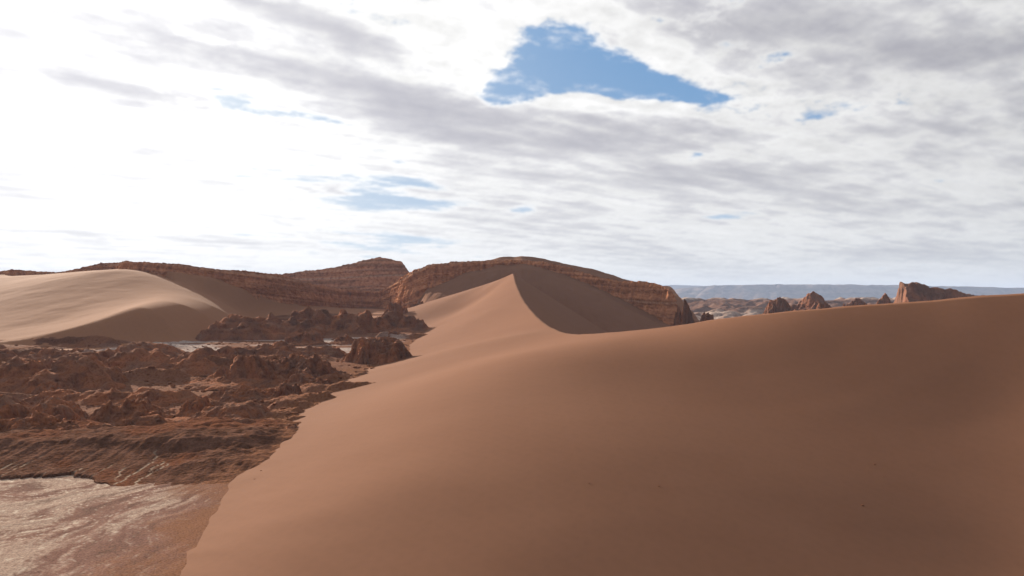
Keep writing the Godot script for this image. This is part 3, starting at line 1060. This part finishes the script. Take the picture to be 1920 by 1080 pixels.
func build_far() -> void:
	# pale badlands out on the plain
	var xs := steps(120.0, 900.0, 4.0, 4.0)
	var ds := steps(640.0, 1700.0, 4.0, 6.0)
	var nx := xs.size()
	var n := nx * ds.size()
	var h := PackedFloat32Array()
	h.resize(n)
	var big := noise(801, 0.006, 5, FastNoiseLite.TYPE_SIMPLEX_SMOOTH, FastNoiseLite.FRACTAL_RIDGED)
	var mid := noise(802, 0.02, 5)
	for j in ds.size():
		for i in nx:
			var X := xs[i]
			var D := ds[j]
			var e := minf(sst(120, 200, X), sst(900, 760, X)) * sst(640, 760, D) * sst(1700, 1450, D)
			var up := lerpf(-16.0, 12.0, sst(700, 1400, D))
			h[j * nx + i] = lerpf(-20.0, up + 12.0 * big.get_noise_2d(X, D) + 5.0 * mid.get_noise_2d(X, D), e)
	erode(h, nx, ds.size(), 4.0, 0.035, 1.2, 6)
	var cols := PackedColorArray()
	cols.resize(n)
	for k in n:
		var X := xs[k % nx]
		var D := ds[k / nx]
		var t := mid.get_noise_2d(h[k] * 2.5, 0.0) + 0.5 * mid.get_noise_2d(X, D)
		cols[k] = lin(.17, .10, .075).lerp(lin(.42, .33, .28), sst(-0.2, 0.3, t))
	var o := put("badland_hills", grid_mesh(xs, ds, h, cols), mats.far)
	tag(o, "pale eroded low hills on the plain beyond the dune crest", "", "", "structure")
	var grey := lin(.12, .095, .09)
	var tan_ := lin(.17, .13, .12)
	o = cliff("far_mesa", [[1500, 8600, 60, -14], [1680, 8200, 118, -14], [2000, 7800, 150, -14], [2500, 7500, 155, -14], [3100, 7300, 150, -14], [3700, 7200, 138, -14], [4300, 7100, 122, -14], [5000, 7000, 108, -14], [6500, 7000, 95, -14]], 40.0, 36, 2.2, 2500.0, 30.0, 4.0, 70.0, 821, [grey, tan_, tan_], [], mats.mesa)
	tag(o, "long flat-topped mesa blue with haze along the horizon", "", "", "structure")
	o = cliff("far_mesa", [[1200, 11500, 150, -14], [1800, 11400, 205, -14], [2400, 11300, 212, -14], [3200, 11500, 190, -14], [4200, 11800, 150, -14]], 60.0, 24, 2.4, 2500.0, 40.0, 4.0, 70.0, 841, [grey, tan_, tan_], [], mats.mesa)
	tag(o, "paler mesa farther off, showing past the end of the nearer one", "", "", "structure")
	var pm := PlaneMesh.new()
	pm.size = Vector2(36000, 36000)
	pm.subdivide_width = 8
	pm.subdivide_depth = 8
	o = put("desert_plain", pm, mats.plain, Vector3(0, -14, 0))
	tag(o, "bare desert plain reaching to the horizon", "", "", "structure")

func build_outcrops() -> void:
	var g := "rock outcrops of the valley"
	var rows := [
		# x, d, width, depth, height, turn, shape, tint, label
		[-92.5, 304, 36, 18, 11.0, 4, "ridge", .45, "long jagged outcrop at the foot of the far dune"],
		[-75.0, 322, 28, 16, 11.2, -4, "ridge", .55, "jagged outcrop behind the white salt, middle one of its row"],
		[-60.5, 336, 22, 14, 8.0, 0, "ridge", .45, "low jagged outcrop at the dune end of the row behind the salt"],
		[-46.5, 334, 26, 16, 9.5, 10, "crag", .35, "dark jagged outcrop shadowing the upper dune foot"],
		[-59.0, 404, 15, 10, 10.5, 10, "crag", .75, "orange knob high above the dark jagged outcrop"],
		[-50.0, 436, 17, 12, 10.0, 10, "crag", .7, "small orange knob under the cliff, uppermost of the knobs"],
		[-70.5, 272, 10.5, 7, 4.4, 0, "crag", .4, "small brown hump standing on the white salt"],
		[-57.0, 274, 8, 6, 3.8, 0, "crag", .4, "smaller brown hump on the salt near the flat-topped boulder"],
		[-46.0, 300, 6, 5, 2.6, 0, "crag", .4, "little flat hump between salt and dark outcrop"],
		[-36.2, 217, 14.5, 10, 7.2, -5, "slab", .45, "flat-topped dark red boulder casting its shadow on the dune"],
		[-65.0, 234, 21, 8, 4.2, -3, "ridge", .35, "dark low ridge in front of the white salt"],
		[-58.5, 175, 17, 11, 6.8, -10, "crag", .5, "pyramid-shaped brown crag amid the valley"],
		[-50.0, 183, 14, 9, 6.2, -24, "ridge", .35, "dark ridge falling from the pyramid crag towards the dune"],
		[-45.0, 172, 7, 5, 2.9, 0, "mound", .4, "rounded hump below the dark falling ridge"],
		[-91.0, 203, 29, 12, 6.2, -5, "ridge", .55, "long broken red ridge below the sandy hill"],
		[-105.5, 228, 17, 14, 5.2, 0, "mound", .6, "smooth sandy hill with a pointed top"],
		[-103.0, 170, 26, 13, 7.0, 0, "ridge", .55, "big lumpy crag at the edge of the valley"],
		[-128.0, 226, 13, 8, 3.0, 0, "ridge", .5, "low red ridge under the shaded face of the far dune"],
		[-146.0, 222, 15, 9, 3.4, 0, "crag", .5, "low red crag where the far dune's bright edge comes down"],
		[-79.0, 224, 16, 9, 3.8, 0, "crag", .45, "low brown crag between the sandy hill and the dark ridge"],
		[-41.5, 168, 5.0, 4, 2.0, -10, "ridge", .3, "low dark rock at the end of the falling ridge"],
		[-74.5, 148, 21, 5.5, 3.0, -4, "ridge", .7, "thin curved red scarp with a sandy hollow before it"],
		[-56.0, 152, 5, 4, 2.2, 0, "crag", .6, "small red knob on a patch of pale sand"],
		[-49.0, 152, 8.5, 5, 2.4, 0, "ridge", .4, "low dark ledge beside the small red knob"],
		[-43.0, 150.5, 7.5, 5, 3.2, 0, "crag", .4, "dark crag on the sand edge, its shadow on the dune"],
		[-39.8, 158, 4, 2.5, 1.3, 0, "ridge", .35, "thin dark rock lying on the dune foot"],
		[-74.5, 128.5, 7.5, 6, 4.2, 0, "mound", .75, "round red hump with pale sand at its foot"],
		[-81.5, 126, 8, 8, 5.4, 0, "mound", .65, "tall red hump cut by the picture's edge"],
		[-93.5, 160, 6.5, 5, 2.6, 0, "mound", .75, "round-ended red rock at the end of the curved scarp"],
		[-60.0, 123, 14, 8, 4.8, 12, "crag", .6, "red crag with a smooth sandy flank"],
		[-63.0, 134, 8, 6, 3.2, 0, "crag", .6, "red crag behind the smooth sandy flank"],
		[-53.5, 135.5, 5, 4, 3.0, 0, "crag", .75, "orange pinnacle beside a pale hollow of sand"],
		[-45.0, 128.5, 10, 6, 3.2, -8, "mound", .45, "low brown hump between pinnacle and dune"],
		[-33.2, 113.5, 6.8, 3.6, 2.1, -10, "ridge", .45, "low brown tongue of rock running into the sand"],
		[-53.0, 119, 13, 5, 2.6, 10, "ridge", .6, "red rib of rock in the middle of the mud slope's head"],
		[-40.5, 118, 10, 6, 2.4, -10, "mound", .55, "smooth brown hump at the mud slope's end by the dune"],
		[-63.0, 113, 10, 4.5, 2.2, 5, "ridge", .65, "thin red rib lying across the upper mud slope"],
		[-90.0, 119, 12, 7, 4.0, 0, "crag", .6, "tall red crag half out of the picture above the mud"],
		[-70.0, 116, 12, 8, 3.6, 15, "crag", .6, "low red crag at the head of the mud slope"],
		[-82.0, 112, 14, 9, 3.2, 0, "crag", .6, "low red crag above the mud slope near the picture's edge"],
	]
	var sd := 1000
	for r in rows:
		outcrop("rock_outcrop", r[0], r[1], r[2] * 1.35, r[3] * 1.8, r[4] * 0.88, r[5], r[6], sd, r[8], "rock outcrop", g, r[7])
		sd += 10
	# beyond the dune crest
	g = "rock hills beyond the crest"
	outcrop("rock_hill", 169, 500, 26, 26, 15, 20, "cone", 1500, "small steep cone of brown rock beside the round hill", "rock hill", g, .35, 6.0)
	outcrop("rock_hill", 229, 600, 46, 40, 20, 0, "cone", 1510, "round brown hill between the small cone and the tilted block", "rock hill", g, .3, 5.5)
	outcrop("rock_hill", 177, 450, 12, 12, 7, 0, "cone", 1520, "lowest brown cone in front of the round hill", "rock hill", g, .4, 11.0)
	outcrop("rock_hill", 263, 600, 24, 18, 9, 0, "crag", 1530, "low brown rock hill midway to the tilted block", "rock hill", g, .5, 11.5)
	outcrop("rock_hill", 245, 520, 20, 14, 11, 0, "crag", 1540, "dark red knob at the foot of the tilted block", "rock hill", g, .6, 12.5)
	outcrop("tilted_block", 288, 520, 72, 40, 24, -8, "fin", 1550, "tilted rock block with a sheer end and long sloping top", "rock hill", g, .3, 7.0, 0.5)
	outcrop("rock_outcrop", 83, 382, 15, 12, 16, 0, "crag", 1560, "jagged dark rock against the end of the cliff", "rock outcrop", "rocks at the cliff end", .4, 4.0)
	outcrop("rock_outcrop", 94, 390, 17, 10, 10, 0, "crag", 1570, "lower dark rock beyond the cliff end, at the dune crest", "rock outcrop", "rocks at the cliff end", .35, 4.0)

func stone_mesh(seed_: int) -> ArrayMesh:
	var sp := SphereMesh.new()
	sp.radius = 0.5
	sp.height = 1.0
	sp.radial_segments = 14
	sp.rings = 8
	var arr := sp.get_mesh_arrays()
	var v: PackedVector3Array = arr[Mesh.ARRAY_VERTEX]
	var n := noise(seed_, 1.6, 4)
	for k in v.size():
		var p := v[k]
		var s := 1.0 + 0.55 * n.get_noise_3dv(p * 1.2)
		p *= s
		p.y = clampf(p.y * 0.75, -0.25, 0.32)
		v[k] = p
	arr[Mesh.ARRAY_VERTEX] = v
	var st := SurfaceTool.new()
	var m := ArrayMesh.new()
	m.add_surface_from_arrays(Mesh.PRIMITIVE_TRIANGLES, arr)
	st.create_from(m, 0)
	st.generate_normals()
	return st.commit()

func _ready() -> void:
	# camera, sky, sun, exposure
	var cam := Camera3D.new()
	cam.name = "camera"
	cam.fov = 40.0
	cam.far = 30000.0
	cam.position = Vector3(0, 20, 0)
	cam.rotation_degrees = Vector3(0.77, 0, 0)
	add_child(cam)
	cam.current = true
	var a := deg_to_rad(SUN_AZ)
	var e := deg_to_rad(SUN_EL)
	sun_dir = Vector3(sin(a) * cos(e), sin(e), -cos(a) * cos(e))
	var env := Environment.new()
	env.background_mode = Environment.BG_SKY
	env.sky = Sky.new()
	env.sky.sky_material = make_sky()
	env.tonemap_mode = Environment.TONE_MAPPER_LINEAR
	env.tonemap_exposure = EXPO
	env.sdfgi_enabled = true
	env.ssao_enabled = true
	env.ssil_enabled = true
	env.fog_enabled = true
	env.fog_density = 0.00007
	env.fog_light_color = Color(0.74, 0.82, 0.96)
	var we := WorldEnvironment.new()
	we.name = "world_environment"
	we.environment = env
	add_child(we)
	var sun := DirectionalLight3D.new()
	sun.name = "sun"
	sun.light_energy = 1.6
	sun.light_color = Color(1.0, 0.94, 0.86)
	sun.light_angular_distance = 0.6
	sun.shadow_enabled = true
	add_child(sun)
	sun.look_at_from_position(Vector3.ZERO, -sun_dir, Vector3.UP)
	var t0 := Time.get_ticks_msec()
	make_materials()
	print("materials ", Time.get_ticks_msec() - t0)
	build_far()
	print("far ", Time.get_ticks_msec() - t0)
	build_dune()
	print("dune ", Time.get_ticks_msec() - t0)
	build_salt()
	print("salt ", Time.get_ticks_msec() - t0)
	build_floor()
	build_mud()
	print("floor, mud ", Time.get_ticks_msec() - t0)
	build_far_dune()
	print("far dune ", Time.get_ticks_msec() - t0)
	build_cliffs()
	print("cliffs ", Time.get_ticks_msec() - t0)
	build_outcrops()
	build_stones()
	print("outcrops ", Time.get_ticks_msec() - t0)

func dune_y(x: float, d: float) -> float:
	return dune.at(x, d)

func build_stones() -> void:
	# x, d, size, label
	var rows := [
		[34.7, 76.0, 0.30, "pebble high on the dune face, uppermost of three"],
		[34.4, 73.5, 0.26, "pebble on the dune face, middle one of three"],
		[29.8, 67.5, 0.34, "pebble on the dune face, lowest of three"],
		[12.6, 68.0, 0.26, "lone pebble near the middle of the dune face"],
		[20.6, 55.5, 0.50, "dark stone at the picture's bottom edge on the sand"],
		[6.6, 68.0, 0.22, "faint pebble beside the lone one on the dune face"],
		[-28.6, 90.5, 0.30, "small stone on the sand beside the mud slope"],
		[-28.2, 87.0, 0.34, "small dark stone on the sand edge nearest the salt flat"],
		[-34.5, 174.5, 1.5, "dark stone lying off the end of the falling ridge"],
		[-37.4, 147.0, 1.4, "dark stone in the sun on the dune foot near the dark crag"],
		[-33.5, 158.0, 0.9, "little dark stone on the dune below the thin rock"],
		[-34.5, 196.0, 1.1, "dark stone on the dune foot below the flat-topped boulder"],
	]
	var meshes := [stone_mesh(901), stone_mesh(902), stone_mesh(903)]
	for i in rows.size():
		var r = rows[i]
		var y := maxf(dune_y(r[0], r[1]), floor_y(r[0], r[1]) - 0.3)
		var o := put("stone", meshes[i % 3], mats.stone, Vector3(r[0], y + r[2] * 0.02, -r[1]))
		o.rotation.y = i * 1.7
		var sc: float = r[2] * (0.55 if r[2] < 0.6 else 0.9)
		o.scale = Vector3(sc * 1.3, sc * 0.8, sc)
		tag(o, r[3], "stone", "loose stones on the dune")
